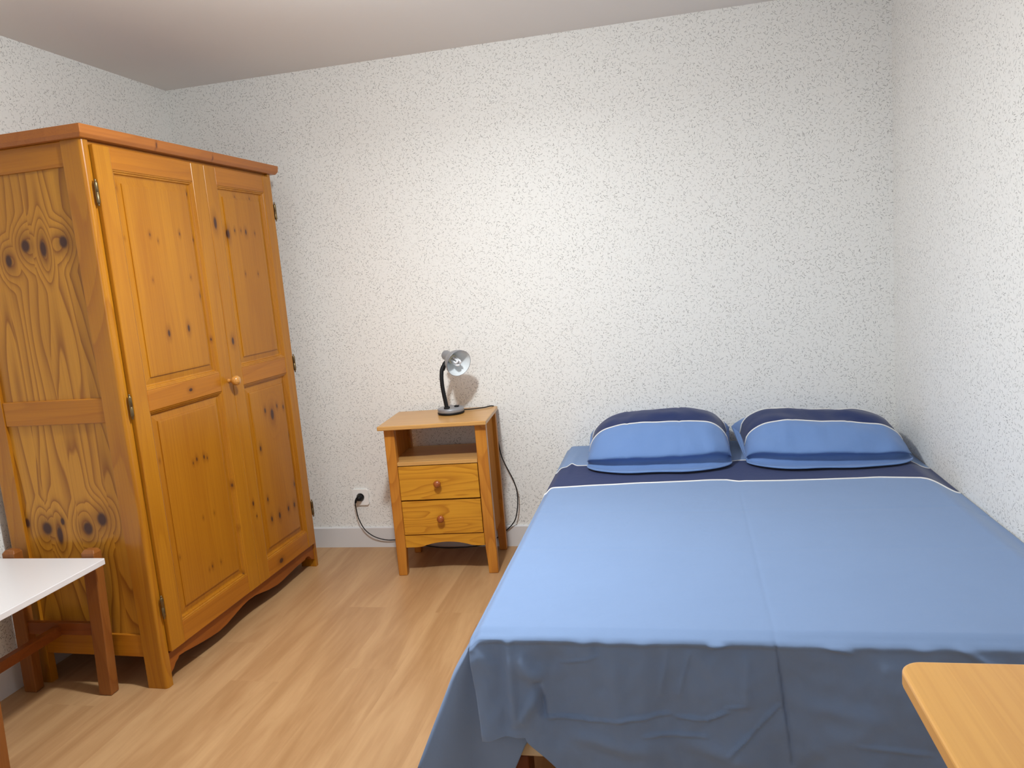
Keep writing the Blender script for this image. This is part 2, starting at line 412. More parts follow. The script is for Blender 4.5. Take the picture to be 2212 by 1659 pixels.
# ------------------------------------------------------------------ wardrobe
WA = -0.0296
wd = thing('wardrobe', 'tall orange pine two-door wardrobe standing in the corner against the left wall', 'wardrobe', (0.5814, -1.3545, 0), WA)
D, Wd, Zt = 0.562, 1.12, 1.857
def post_outline(x0, x1, y0, y1, cx, cy, r=0.012, n=5):
    # rectangle with its corner at (cx, cy) rounded
    pts = []
    for (px_, py_) in ((x0, y0), (x1, y0), (x1, y1), (x0, y1)):
        if abs(px_ - cx) < 1e-6 and abs(py_ - cy) < 1e-6:
            ox = cx + (r if cx == x0 else -r); oy = cy + (r if cy == y0 else -r)
            a0 = math.atan2(-(1 if cy == y0 else -1), 0); sx = -1 if cx == x0 else 1; sy = -1 if cy == y0 else 1
            arc = [(ox + sx * r * math.sin(t * PI / 2 / n), oy + sy * r * math.cos(t * PI / 2 / n)) for t in range(n + 1)]
            if (px_, py_) in ((x0, y0), (x1, y1)): arc = arc[::-1]
            pts += arc
        else: pts.append((px_, py_))
    return pts
for (x0, x1, y0, y1, cx, cy) in ((-0.078, 0, 0, 0.030, 0, 0), (-0.078, 0, Wd - 0.030, Wd, 0, Wd), (-D, -D + 0.075, 0, 0.030, -D, 0), (-D, -D + 0.075, Wd - 0.030, Wd, -D, Wd)):
    bm = bmesh.new(); prism(bm, post_outline(x0, x1, y0, y1, cx, cy), 'Z', 0.0, Zt)
    mk('post', bm, W_post, wd, 0.001)
for y0, y1, yp0, yp1, nm in ((0.004, 0.024, 0.012, 0.022, 'near'), (Wd - 0.024, Wd - 0.004, Wd - 0.022, Wd - 0.012, 'far')):
    for a, b in ((1.778, Zt), (0.948, 1.032), (0.114, 0.196)):
        part('side_rail', W_sider, wd, (-D + 0.075, -0.078, y0, y1, a, b), bevel=0.003)
    part('side_panel', W_side, wd, (-D + 0.072, -0.076, yp0, yp1, 0.19, 1.785), bevel=0)
part('back_panel', W_side, wd, (-D + 0.002, -D + 0.010, 0.03, Wd - 0.03, 0.12, Zt), bevel=0)
part('bottom_board', W_sider, wd, (-D + 0.02, -0.02, 0.024, Wd - 0.024, 0.118, 0.136), bevel=0)
# cornice: board whose edge slopes in towards its underside
bm = bmesh.new()
o1 = [(-D, -0.026), (0.026, -0.026), (0.026, Wd + 0.030), (-D, Wd + 0.030)]
o0 = [(-D, -0.016), (0.014, -0.016), (0.014, Wd + 0.018), (-D, Wd + 0.018)]
om = [(-D, -0.024), (0.024, -0.024), (0.024, Wd + 0.027), (-D, Wd + 0.027)]
L0 = [bm.verts.new((x, y, Zt)) for x, y in o0]; Lm = [bm.verts.new((x, y, Zt + 0.012)) for x, y in om]; L1 = [bm.verts.new((x, y, 1.8955)) for x, y in o1]
bm.faces.new(L0[::-1]); bm.faces.new(L1)
for A, B in ((L0, Lm), (Lm, L1)):
    for i in range(4): bm.faces.new((A[i], A[(i + 1) % 4], B[(i + 1) % 4], B[i]))
bmesh.ops.recalc_face_normals(bm, faces=bm.faces[:])
mk('cornice', bm, W_corn, wd, 0.002)
part('top_rail', W_rail, wd, (-0.045, -0.012, 0.030, Wd - 0.030, 1.815, Zt), bevel=0.001)
# scalloped skirt
prof = [(0.030, 0.040), (0.050, 0.052), (0.062, 0.066), (0.078, 0.073), (0.084, 0.080), (0.115, 0.078), (0.16, 0.071), (0.21, 0.064), (0.27, 0.057), (0.32, 0.054), (0.37, 0.058), (0.43, 0.070),
        (0.48, 0.080), (0.53, 0.085), (0.58, 0.083), (0.62, 0.075), (0.68, 0.063), (0.75, 0.055), (0.80, 0.056), (0.86, 0.062), (0.93, 0.068), (1.0, 0.069), (1.015, 0.075), (1.035, 0.074), (1.048, 0.066), (1.060, 0.050), (1.090, 0.038)]
bm = bmesh.new(); prism(bm, prof + [(1.090, 0.116), (0.030, 0.116)], 'X', -0.026, -0.004)
mk('skirt', bm, W_skirt, wd, 0.001)

def door(y0, y1, ys0, ys1, ms, knob, hinge_y, mats):
    """frame from y0..y1; panel openings ys0..ys1"""
    zb, zt = 0.122, 1.842; xb, xf = -0.006, 0.014
    bm = bmesh.new()
    box(bm, xb, xf, y0, ys0, zb, zt, 0); box(bm, xb, xf, ys1, y1, zb, zt, 0)
    for a, b in ((zb, 0.200), (0.962, 1.036), (1.770, zt)):
        box(bm, xb, xf - 0.0008, ys0, ys1, a, b, 1)
    d = mk('door', bm, [W_stile, W_rail], wd, 0.0035, 3)
    for za, zc, m in ((1.036, 1.770, mats[0]), (0.200, 0.962, mats[1])):
        # moulding slope, flat margin, small step up to a raised field
        bm = bmesh.new()
        rings = [(0.0, 0.0125), (0.004, 0.0110), (0.006, 0.0075), (0.010, 0.0065), (0.013, 0.0000), (0.017, -0.0015), (0.040, 0.0015), (0.0405, 0.0055), (0.047, 0.0062)]
        L = []
        for ins, xx in rings:
            L.append([bm.verts.new((xx, y, z)) for y, z in ((ys0 + ins, za + ins), (ys1 - ins, za + ins), (ys1 - ins, zc - ins), (ys0 + ins, zc - ins))])
        for A, B in zip(L, L[1:]):
            for i in range(4): bm.faces.new((A[i], A[(i + 1) % 4], B[(i + 1) % 4], B[i]))
        bm.faces.new(L[-1])
        bk = [bm.verts.new((-0.004, y, z)) for y, z in ((ys0, za), (ys1, za), (ys1, zc), (ys0, zc))]
        for i in range(4): bm.faces.new((bk[i], bk[(i + 1) % 4], L[0][(i + 1) % 4], L[0][i]))
        bm.faces.new(bk[::-1])
        bmesh.ops.recalc_face_normals(bm, faces=bm.faces[:])
        mk('door_panel', bm, m, d)
    for zc in (1.690, 0.996, 0.292):
        bm = bmesh.new()
        Mx = Matrix.Translation((0.0125, hinge_y, zc))
        lathe(bm, [(0, -.043), (.0025, -.042), (.0035, -.039), (.0022, -.036), (.0045, -.034), (.0058, -.030), (.0058, -.0008), (.0050, 0), (.0058, .0008), (.0058, .030), (.0045, .034), (.0022, .036), (.0035, .039), (.0025, .042), (0, .043)], Mx, 14)
        mk('hinge', bm, M_brass, d)
    if knob:
        bm = bmesh.new()
        Mx = Matrix.Translation((0.013, knob, 0.996)) @ Matrix.Rotation(PI / 2, 4, 'Y')
        lathe(bm, [(0, 0), (.009, 0), (.008, .004), (.0065, .010), (.008, .016), (.014, .021), (.0185, .028), (.0200, .036), (.0185, .044), (.012, .050), (0, .052)], Mx, 32)
        mk('knob', bm, W_knob, d)
    return d
door(0.033, 0.5985, 0.105, 0.522, 0, 0.572, 0.0215, (W_dpU1, W_dpL1))
door(0.6005, 1.088, 0.674, 1.022, 0, None, 1.0995, (W_dpU2, W_dpL2))

# ------------------------------------------------------------------ nightstand
NA = 0.0718
ns = thing('nightstand', 'small orange pine nightstand with open shelf and two drawers beside the bed', 'nightstand', (1.0371, -0.0540, 0), NA)
NZ = 0.706
bm = bmesh.new()
pts = [(0.0, 0.0), (0.489, 0.0), (0.489, -0.352)]
for i in range(1, 12):
    x = 0.489 - 0.489 * i / 12; pts.append((x, -0.352 - 0.007 * sst(0.27, 0.20, x) + 0.002 * math.sin(x / 0.489 * PI)))
pts.append((0.0, -0.359))
prism(bm, pts[::-1], 'Z', 0.687, NZ)
mk('tabletop', bm, N_top, ns, 0.004, 3)
def leg_ns(x0, x1, y0, y1, inner):
    bm = bmesh.new()
    zs = [0, 0.05, 0.12, 0.2, 0.687]
    for i in range(len(zs)):
        pass
    rows = []
    for z in zs:
        t = 0.007 * (1 - sst(0.0, 0.16, z))
        xa, xb = (x0 + 0.0, x1 - t) if inner > 0 else (x0 + t, x1)
        rows.append([bm.verts.new(p) for p in ((xa, y0, z), (xb, y0, z), (xb, y1, z), (xa, y1, z))])
    bm.faces.new(rows[0][::-1]); bm.faces.new(rows[-1])
    for A, B in zip(rows, rows[1:]):
        for i in range(4): bm.faces.new((A[i], A[(i + 1) % 4], B[(i + 1) % 4], B[i]))
    bmesh.ops.recalc_face_normals(bm, faces=bm.faces[:])
    mk('leg', bm, N_leg, ns, 0.004, 3)
leg_ns(0.018, 0.065, -0.324, -0.290, 1); leg_ns(0.431, 0.481, -0.324, -0.290, -1)
leg_ns(0.018, 0.058, -0.040, -0.006, 1); leg_ns(0.438, 0.481, -0.040, -0.006, -1)
part('side_panel', N_side, ns, (0.030, 0.044, -0.290, -0.040, 0.150, 0.687))
part('side_panel', N_side, ns, (0.450, 0.464, -0.290, -0.040, 0.150, 0.687))
part('shelf', N_top, ns, (0.044, 0.450, -0.290, -0.010, 0.515, 0.532), (0.0655, 0.4305, -0.324, -0.290, 0.515, 0.532))
part('back_panel', N_side, ns, (0.058, 0.438, -0.016, -0.010, 0.160, 0.515), bevel=0)
def drawer(z0, z1, m, kz):
    d = part('drawer', m, ns, (0.0672, 0.4290, -0.3265, -0.3080, z0, z1), (0.075, 0.420, -0.308, -0.03, z0 + 0.01, z1 - 0.02), bevel=0.002)
    bm = bmesh.new()
    Mx = Matrix.Translation((0.2445, -0.3262, kz)) @ Matrix.Rotation(PI / 2, 4, 'X')
    lathe(bm, [(0, -0.001), (.0085, -0.001), (.0075, .005), (.008, .009), (.0135, .013), (.0168, .019), (.0165, .024), (.0125, .029), (.006, .0315), (0, .032)], Mx, 32)
    mk('knob', bm, N_knob, d)
drawer(0.3565, 0.5115, N_dr1, 0.4315); drawer(0.1945, 0.3500, N_dr2, 0.2700)
bm = bmesh.new()
ap = [(0.0655, 0.1900), (0.0655, 0.1330), (0.12, 0.1330), (0.145, 0.136)]
ap += [(0.145 + 0.225 * t / 12, 0.136 + 0.019 * math.sin(PI * t / 12) ** 0.8) for t in range(1, 12)] + [(0.370, 0.136), (0.395, 0.1330), (0.4305, 0.1330), (0.4305, 0.1900)]
prism(bm, ap, 'Y', -0.3225, -0.305); mk('apron', bm, N_apr, ns, 0.001)

# ------------------------------------------------------------------ desk lamp with cord
lamp = thing('desk_lamp', 'small grey desk lamp with black gooseneck and bell shade on the nightstand', 'lamp', (1.335, -0.160, 0.706))
M_silver = plain('silver_grey_enamel', srgb(150, 151, 156), 0.38, 0.35)
M_shade_in = plain('white_shade_lining', srgb(232, 236, 238), 0.35)
M_black = plain('black_plastic', srgb(18, 18, 20), 0.55, 0.0, 0.3)
M_cord = plain('black_cable', srgb(16, 16, 18), 0.5)
M_cfl = plain('white_bulb_glass', srgb(244, 244, 246), 0.25)
M_cream = plain('cream_bulb_socket', srgb(222, 214, 186), 0.5)
bm = bmesh.new(); lathe(bm, [(0, .002), (.060, .002), (.0625, .004), (.0625, .010), (.058, .0115), (0, .0115)]); mk('base_pad', bm, M_black, lamp)
bm = bmesh.new(); lathe(bm, [(.0, .010), (.0605, .010), (.0615, .013), (.0615, .024), (.0595, .028), (.055, .0300), (0, .0320)]); mk('base', bm, M_silver, lamp)
bm = bmesh.new(); box(bm, -0.018, 0.006, -0.052, -0.028, 0.030, 0.0395); mk('neck_collar', bm, M_black, lamp, 0.003)
sw = bmesh.new(); box(sw, 0.020, 0.040, -0.010, 0.008, 0.031, 0.0375); mk('switch', sw, M_black, lamp, 0.002)
neck = catmull([(-0.006, -0.040, 0.030), (-0.012, -0.038, 0.075), (-0.019, -0.034, 0.125), (-0.021, -0.030, 0.170), (-0.019, -0.022, 0.205), (-0.013, -0.014, 0.224)], 10)
bm = bmesh.new(); tube(bm, neck, [0.0090 + 0.0006 * (i % 2) for i in range(len(neck))], 14); mk('gooseneck', bm, M_black, lamp)
# shade axis: opens towards the room, right and slightly down
AX = Vector((0.690, -0.665, -0.285)).normalized()
back = Vector((1.3240, -0.134, 0.981)) - Vector((1.335, -0.160, 0.706))
rot = AX.to_track_quat('Z', 'Y').to_matrix().to_4x4()
MS = Matrix.Translation(back) @ rot
outer = [(0, 0.0), (.014, .0005), (.0215, .004), (.0235, .010), (.0240, .045), (.0265, .052), (.034, .062), (.043, .074), (.052, .090), (.0585, .108), (.0615, .122), (.0620, .126)]
inner = [(.0602, .1255), (.0570, .108), (.0505, .090), (.0415, .0755), (.0325, .0645), (.0240, .0560), (.0210, .050), (0, .050)]
bm = bmesh.new(); lathe(bm, outer + [(.0602, .1255)], MS, 48); sh = mk('lamp_shade', bm, M_silver, lamp)
bm = bmesh.new(); lathe(bm, inner, MS, 48); mk('shade_lining', bm, M_shade_in, sh)
bm = bmesh.new()
lathe(bm, [(.0, .050), (.0195, .050), (.0205, .054), (.0205, .074), (.019, .078), (0, .078)], MS, 28); bl = mk('bulb', bm, M_cream, lamp)
bm = bmesh.new()
for k in range(3):
    a = 2 * PI * k / 3 + 0.4; c, s_ = math.cos(a), math.sin(a); tx, ty = -s_, c
    U = [(0.0105 * c - 0.0065 * tx, 0.0105 * s_ - 0.0065 * ty, z) for z in (.076, .090, .105, .116)]
    U += [(0.0105 * c + 0.0065 * math.sin(t) * tx, 0.0105 * s_ + 0.0065 * math.sin(t) * ty, .116 + .0065 * math.cos(t)) for t in (-1.1, -.6, 0, .6, 1.1)]
    U += [(0.0105 * c + 0.0065 * tx, 0.0105 * s_ + 0.0065 * ty, z) for z in (.116, .105, .090, .076)]
    tube(bm, [MS @ Vector(p) for p in U], 0.0050, 10)
mk('bulb_tube', bm, M_cfl, bl)
# joint block between neck and shade
bm = bmesh.new(); tube(bm, [Vector((-0.016, -0.019, 0.208)), Vector((-0.008, -0.006, 0.232)), Vector((0.004, 0.005, 0.248))], [0.010, 0.011, 0.010], 12); mk('shade_joint', bm, M_black, lamp)
O = Vector((1.335, -0.160, 0.706))
pc = [(1.385, -0.122, 0.714), (1.42, -0.095, 0.711), (1.47, -0.068, 0.7105), (1.500, -0.0350, 0.7105), (1.509, -0.0130, 0.695), (1.508, -0.0125, 0.640), (1.507, -0.018, 0.575), (1.515, -0.025, 0.531), (1.526, -0.03, 0.462), (1.548, -0.032, 0.404),
      (1.573, -0.032, 0.346), (1.587, -0.030, 0.288), (1.585, -0.028, 0.218), (1.570, -0.028, 0.150), (1.546, -0.024, 0.113), (1.508, -0.019, 0.078), (1.454, -0.019, 0.040),
      (1.38, -0.026, 0.012), (1.28, -0.036, 0.005), (1.18, -0.036, 0.005), (1.08, -0.028, 0.016), (1.00, -0.022, 0.034), (0.941, -0.022, 0.041), (0.895, -0.024, 0.042), (0.850, -0.028, 0.053), (0.813, -0.032, 0.073), (0.780, -0.034, 0.106), (0.757, -0.036, 0.160),
      (0.750, -0.038, 0.215), (0.749, -0.040, 0.248), (0.755, -0.034, 0.263)]
bm = bmesh.new(); tube(bm, [p - O for p in catmull(pc, 8)], 0.0028, 8); mk('cord', bm, M_cord, lamp)
# ------------------------------------------------------------------ wall outlet and plug
OX, OZ, OS = 0.7675, 0.2650, 0.0425
out = thing('wall_outlet', 'square white wall socket with a black plug in it left of the nightstand', 'socket', (OX, 0, OZ))
M_out = plain('white_socket_plastic', srgb(250, 249, 246), 0.3)
M_hole = plain('grey_socket_plastic', srgb(196, 194, 190), 0.5)
bm = bmesh.new()
seg = 32; R1 = 0.0215
sq = []
for i in range(seg):
    a = 2 * PI * (i + 0.5) / seg; c, s_ = math.cos(a), math.sin(a); m = max(abs(c), abs(s_)); sq.append((OS * c / m, OS * s_ / m))
O0 = [bm.verts.new((x, -0.001, z)) for x, z in sq]; O1 = [bm.verts.new((x, -0.010, z)) for x, z in sq]
I1 = [bm.verts.new((R1 * math.cos(2 * PI * (i + .5) / seg), -0.010, R1 * math.sin(2 * PI * (i + .5) / seg))) for i in range(seg)]
for i in range(seg):
    j = (i + 1) % seg
    bm.faces.new((O0[i], O0[j], O1[j], O1[i])); bm.faces.new((O1[i], O1[j], I1[j], I1[i]))
bmesh.ops.recalc_face_normals(bm, faces=bm.faces[:])
mk('cover_plate', bm, M_out, out, 0.0015)
bm = bmesh.new(); lathe(bm, [(R1, 0.010), (R1, 0.0035), (R1 - .002, 0.002), (0, 0.002)], Matrix.Rotation(PI / 2, 4, 'X'), 32); mk('socket_well', bm, M_hole, out)
bm = bmesh.new()
PM = Matrix.Translation(Vector((OX, -0.004, OZ)) - O) @ Matrix.Rotation(PI / 2, 4, 'X')
lathe(bm, [(0, 0), (.0165, 0), (.0170, .004), (.0165, .018), (.013, .030), (.008, .036), (0, .037)], PM, 24)
tube(bm, [Vector((OX + 0.002, -0.026, OZ)) - O, Vector((OX - 0.010, -0.033, OZ - 0.003)) - O, Vector((0.7535, -0.0365, 0.256)) - O, Vector((0.7500, -0.0390, 0.244)) - O], [0.010, 0.009, 0.0065, 0.0045], 12)
mk('plug', bm, M_black, lamp)

# ------------------------------------------------------------------ bed (base, mattress, legs)
BX0, BX1, BY0, BY1, BZ = 1.866, 3.235, -1.876, -0.022, 0.484
bed = thing('bed', 'double bed with cream box base and dark wooden legs under the blue cover', 'bed', ((BX0 + BX1) / 2, (BY0 + BY1) / 2, 0))
bo = Vector(bed.location)
M_tick = cloth('cream_ticking', srgb(226, 208, 176), 0.06, 0.05)
def bbx(x0, x1, y0, y1, z0, z1): return (x0 - bo.x, x1 - bo.x, y0 - bo.y, y1 - bo.y, z0, z1)
part('mattress', M_tick, bed, bbx(BX0, BX1, BY0 + 0.030, BY1, 0.31, BZ), bevel=0.025)
part('box_base', M_tick, bed, bbx(BX0 + .012, BX1 - .01, BY0 + 0.040, BY1 - .01, 0.153, 0.308), bevel=0.008)
for lx, ly in ((1.895, -1.830), (3.17, -1.830), (1.895, -0.10), (3.17, -0.10)):
    part('leg', B_leg, bed, bbx(lx, lx + 0.062, ly, ly + 0.062, 0.0, 0.153), bevel=0.004)

# ------------------------------------------------------------------ bed cover
def interp(tab, x):
    if x <= tab[0][0]: return tab[0][1]
    for (a, b), (c, d) in zip(tab, tab[1:]):
        if x <= c: return b + (d - b) * (x - a) / (c - a)
    return tab[-1][1]
LOW = [(1.80, -0.765), (1.845, -0.745), (1.886, -0.726), (2.0, -0.710), (2.143, -0.698), (2.40, -0.676), (2.528, -0.663), (2.57, -0.682), (2.62, -0.690), (2.91, -0.694), (3.05, -0.690), (3.18, -0.708), (3.23, -0.745), (3.27, -0.78)]
UPP = [(1.80, -0.480), (1.845, -0.452), (1.895, -0.425), (1.914, -0.385), (1.94, -0.408), (2.0, -0.412), (2.3, -0.402), (2.59, -0.396), (3.0, -0.405), (3.18, -0.430), (3.25, -0.470)]
CX0, CX1 = 1.852, 3.284
YE = -1.892
CR = []       # creases in the foot drape: x0,z0,x1,z1,width,height
def cr(u0, v0, u1, v1, w, h): CR.append((u0, v0, u1, v1, w, h))
def fx(u, v):  # a pixel on the foot plane of the cover, measured beforehand: linear fit
    return (1.857 + (u - 1015) * 0.001035 + (v - 1378) * 0.00005, 0.500 - (v - 1378) * 0.00110 + (u - 1015) * 0.00002)
for s in ((1675, 1400, 1690, 1659, .0035, -.006), (1540, 1405, 1600, 1390, .006, .008), (1600, 1390, 1675, 1377, .006, .009), (1675, 1378, 1740, 1390, .006, .009), (1740, 1390, 1820, 1412, .006, .008),
          (1610, 1430, 1606, 1530, .010, .006), (1100, 1400, 1090, 1575, .012, .010), (1155, 1490, 1160, 1570, .008, -.012), (1110, 1570, 1160, 1500, .012, .010), (1120, 1420, 1135, 1470, .02, .010), (1135, 1470, 1180, 1470, .02, .006),
          (1155, 1572, 1300, 1568, .004, .006), (1300, 1568, 1440, 1556, .004, .006), (1455, 1562, 1520, 1560, .004, .006), (1520, 1560, 1566, 1540, .004, .006), (1558, 1534, 1602, 1528, .003, .004),
          (1556, 1634, 1625, 1575, .004, .006), (1625, 1575, 1672, 1534, .004, .005), (1380, 1603, 1515, 1598, .004, .005), (1215, 1445, 1300, 1425, .003, .003),
          (1450, 1420, 1425, 1510, .005, .004), (1495, 1420, 1465, 1510, .004, .004), (1400, 1390, 1390, 1560, .03, .006), (1330, 1390, 1320, 1560, .02, .005), (1270, 1390, 1280, 1540, .02, .004),
          (1720, 1530, 1840, 1545, .02, .005), (1820, 1600, 1960, 1625, .005, .004), (1700, 1640, 1860, 1560, .03, .006), (1960, 1390, 1975, 1600, .02, .008), (2020, 1400, 2110, 1460, .008, .008),
          (1230, 1610, 1400, 1640, .02, .006), (1480, 1620, 1600, 1650, .02, .007)):
    a = fx(s[0], s[1]); b = fx(s[2], s[3]); cr(a[0], a[1], b[0], b[1], s[4], s[5])
def crease(x, z):
    h = 0
    for x0, z0, x1, z1, w, hh in CR:
        dx, dz = x1 - x0, z1 - z0; L2 = dx * dx + dz * dz
        t = ((x - x0) * dx + (z - z0) * dz) / L2
        tc = min(1, max(0, t)); ex = x - x0 - dx * tc; ez = z - z0 - dz * tc
        d2 = ex * ex + ez * ez
        if d2 < 9 * w * w:
            h += hh * math.exp(-d2 / (w * w)) * (0.35 + 0.65 * math.sin(PI * min(1, max(0, 0.08 + 0.84 * t))))
    return h
def hem(x):
    if x < 1.972: return 0.250 + 0.004 * math.sin(x * 60)
    return max(0.045, 0.240 - (x - 1.972) * 1.22) + 0.004 * math.sin(x * 25)
def top_z(x, y):
    z = 0.503
    z += 0.0025 * mnoise.noise(Vector((x * 2.6, y * 2.2, 0))) + 0.0012 * mnoise.noise(Vector((x * 9, y * 5, 3)))
    z += -0.0011 * math.exp(-((x - 2.560 - 0.02 * (y + 1)) / 0.005) ** 2) * sst(-.7, -.9, y)      # pressed centre crease
    z += -0.0015 * math.exp(-((y + 1.02 + 0.01 * math.sin(x * 3)) / 0.006) ** 2)                    # cross crease
    z += -0.0012 * math.exp(-((y + 1.36 + 0.01 * math.sin(x * 3)) / 0.006) ** 2)
    z += -0.0050 * sst(2.45, 2.57, x) * sst(-.8, -.62, y) * (1 - sst(2.57, 2.60, x)) * 0.5
    # fall-off at the head, rounded
    z -= 0.020 * sst(-0.06, -0.005, y) ** 1.5
    z -= 0.034 * sst(3.19, 3.284, x)
    z -= 0.020 * sst(1.885, 1.852, x) ** 1.6
    z += 0.004 * math.exp(-((x - 1.915) / 0.012) ** 2) * sst(-.62, -.36, y) * sst(-.1, -.3, y)
    return z
NX = 330
xs = [CX0 + (CX1 - CX0) * i / NX for i in range(NX + 1)]
# rows: t in [0..1] along the top, exact rows on the two band borders
def rows_for(x):
    up, lw = interp(UPP, x), interp(LOW, x)
    r = [-0.008 + (up + 0.008) * j / 30 for j in range(31)] + [up + (lw - up) * j / 18 for j in range(1, 19)] + [lw + (YE + 0.012 - lw) * j / 110 for j in range(1, 111)]
    return r
NR_U, NR_L, NR_T = 30, 48, 158
bm = bmesh.new(); grid = []
for x in xs:
    colm = []
    for y in rows_for(x):
        if y < YE + 0.04:
            pass
        dz = 0.010 * sst(YE + 0.035, YE + 0.012, y)
        colm.append(bm.verts.new((x, y, top_z(x, y) - dz)))
    z0 = top_z(x, YE + 0.012) - 0.010; hz = hem(x)
    # rounding over the edge then the drape
    wob = 0.006 * sst(0.2, 1.0, math.sin(x * 3.1) * .5 + .5)
    ridge = 0.004 * sst(1.9, 2.0, x) * (1 - sst(2.5, 2.6, x))
    colm[-1].co.z += ridge * 1.0; colm[-1].co.y -= ridge * 0.8
    NV = 120
    for j in range(1, NV + 1):
        f = j / NV; z = z0 + (hz - z0) * f; d = z0 - z
        y = YE - 0.006 * sst(0, 0.012, d) + (0.010 * sst(0, .03, d) - 0.010) * 0
        y -= 0.012 * sst(0.0, 0.30, d) * (0.4 + 0.6 * mnoise.noise(Vector((x * 3.3, 0.3, 7))))
        y -= sst(0.0, 0.06, d) * 0.009 * math.sin(x * 21 + 1.3 * math.sin(x * 5 + z * 4)) * (0.3 + sst(0, .3, d))
        y -= sst(0.0, 0.05, d) * 0.012 * mnoise.noise(Vector((x * 11, z * 7, 11)))
        y -= sst(0.0, 0.02, d) * 0.0035 * mnoise.noise(Vector((x * 34, z * 26, 5)))
        y -= sst(0.0, 0.008, d) * crease(x, z) * 1.5
        y += 0.011 * sst(0.002, 0.018, d) * (1 - 0.6 * sst(2.50, 2.62, x)) * sst(1.86, 1.92, x)
        y -= 0.010 * sst(1.95, 1.86, x) * sst(0, .2, d)
        xx = x + 0.018 * sst(0, .25, d) * (1 - sst(1.86, 1.98, x))
        colm.append(bm.verts.new((xx, y, z)))
    grid.append(colm)
pipe_u = [c[NR_U].co.copy() for c in grid]; pipe_l = [c[NR_L].co.copy() for c in grid]
for i in range(NX):
    A, B = grid[i], grid[i + 1]
    for j in range(len(A) - 1):
        f = bm.faces.new((A[j], A[j + 1], B[j + 1], B[j])); f.smooth = True
        f.material_index = 1 if NR_U <= j < NR_L else 0
# left drape, sharing the first column of the top
def flare(y, d):
    return 0.012 * sst(0, .1, d) + 0.010 * mnoise.noise(Vector((y * 4, d * 3, 2))) * sst(0, .1, d) + sst(-1.45, -1.90, y) * 0.44 * max(0, d - 0.015) + 0.006 * math.sin(y * 19) * sst(0.02, .25, d)
first = grid[0][:NR_T + 1]
prev = first; ND_ = 60; lastrows = [first]
for j in range(1, ND_ + 1):
    cur = []
    for v in first:
        y = v.co.y; hz = 0.17 + 0.02 * math.sin(y * 5)
        hz = hz + (0.16 - hz) * sst(-1.6, -1.88, y)
        z0 = v.co.z; z = z0 + (hz - z0) * (j / ND_); d = z0 - z
        x = CX0 - 0.006 * sst(0, .012, d) - flare(y, d)
        yy = y - 0.030 * sst(-1.75, YE, y) * sst(0.05, .33, d)
        cur.append(bm.verts.new((x, yy, z)))
    for a in range(len(first) - 1):
        f = bm.faces.new((prev[a], cur[a], cur[a + 1], prev[a + 1])); f.smooth = True
        f.material_index = 1 if NR_U <= a < NR_L else 0
    prev = cur; lastrows.append(cur)
pipe_u = [r[NR_U].co.copy() for r in lastrows[40:0:-4]] + pipe_u
pipe_l = [r[NR_L].co.copy() for r in lastrows[40:0:-4]] + pipe_l
# corner flap: the surplus of cloth folded behind the foot drape, hanging to a low point
edge = [r[-1] for r in lastrows]                    # foot-side edge of the left drape, top to bottom
NF = 26; prevc = edge
for q in range(1, NF + 1):
    t = q / NF; cur = []
    for j, ev in enumerate(edge):
        f = j / ND_
        zb = 0.17 - 0.075 * math.sin(min(1, t * 1.25) * PI / 2) + 0.045 * sst(.75, 1, t)
        top = Vector((CX0 + 0.012 * t, YE + 0.004, edge[0].co.z - 0.01 * t))
        zbq = (edge[-1].co.z) + (0.115 - edge[-1].co.z) * sst(0, .4, t) + (0.235 - 0.115) * sst(0.72, 1.0, t)
        bot = Vector((edge[-1].co.x + (1.985 - edge[-1].co.x) * t, edge[-1].co.y + (-1.872 - edge[-1].co.y) * sst(0, .6, t), zbq))
        p = top.lerp(bot, f)
        lin = edge[0].co.lerp(edge[-1].co, f)
        p += (ev.co - lin) * (1 - t)
        p.y -= (0.010 * math.sin(t * 9.0) * f - 0.004 * f) * sst(0, .15, t)
        cur.append(bm.verts.new(p))
    for j in range(ND_):
        f = bm.faces.new((prevc[j], cur[j], cur[j + 1], prevc[j + 1])); f.smooth = True
    prevc = cur
bmesh.ops.recalc_face_normals(bm, faces=bm.faces[:])
cov = mk('bed_cover', bm, [M_blue, M_navy])
cov['label'] = 'light blue bed cover with a navy band, draped over the double bed'; cov['category'] = 'bedspread'
sd = cov.modifiers.new('thickness', 'SOLIDIFY'); sd.thickness = 0.0016; sd.offset = 0
def piping(pts, parent, r=0.0028):
    bm = bmesh.new(); tube(bm, [p + Vector((0, 0, 0.0012)) for p in pts], r, 6); return mk('piping', bm, M_pipe, parent)
piping(pipe_u, cov, 0.0022); piping(pipe_l, cov, 0.0038)

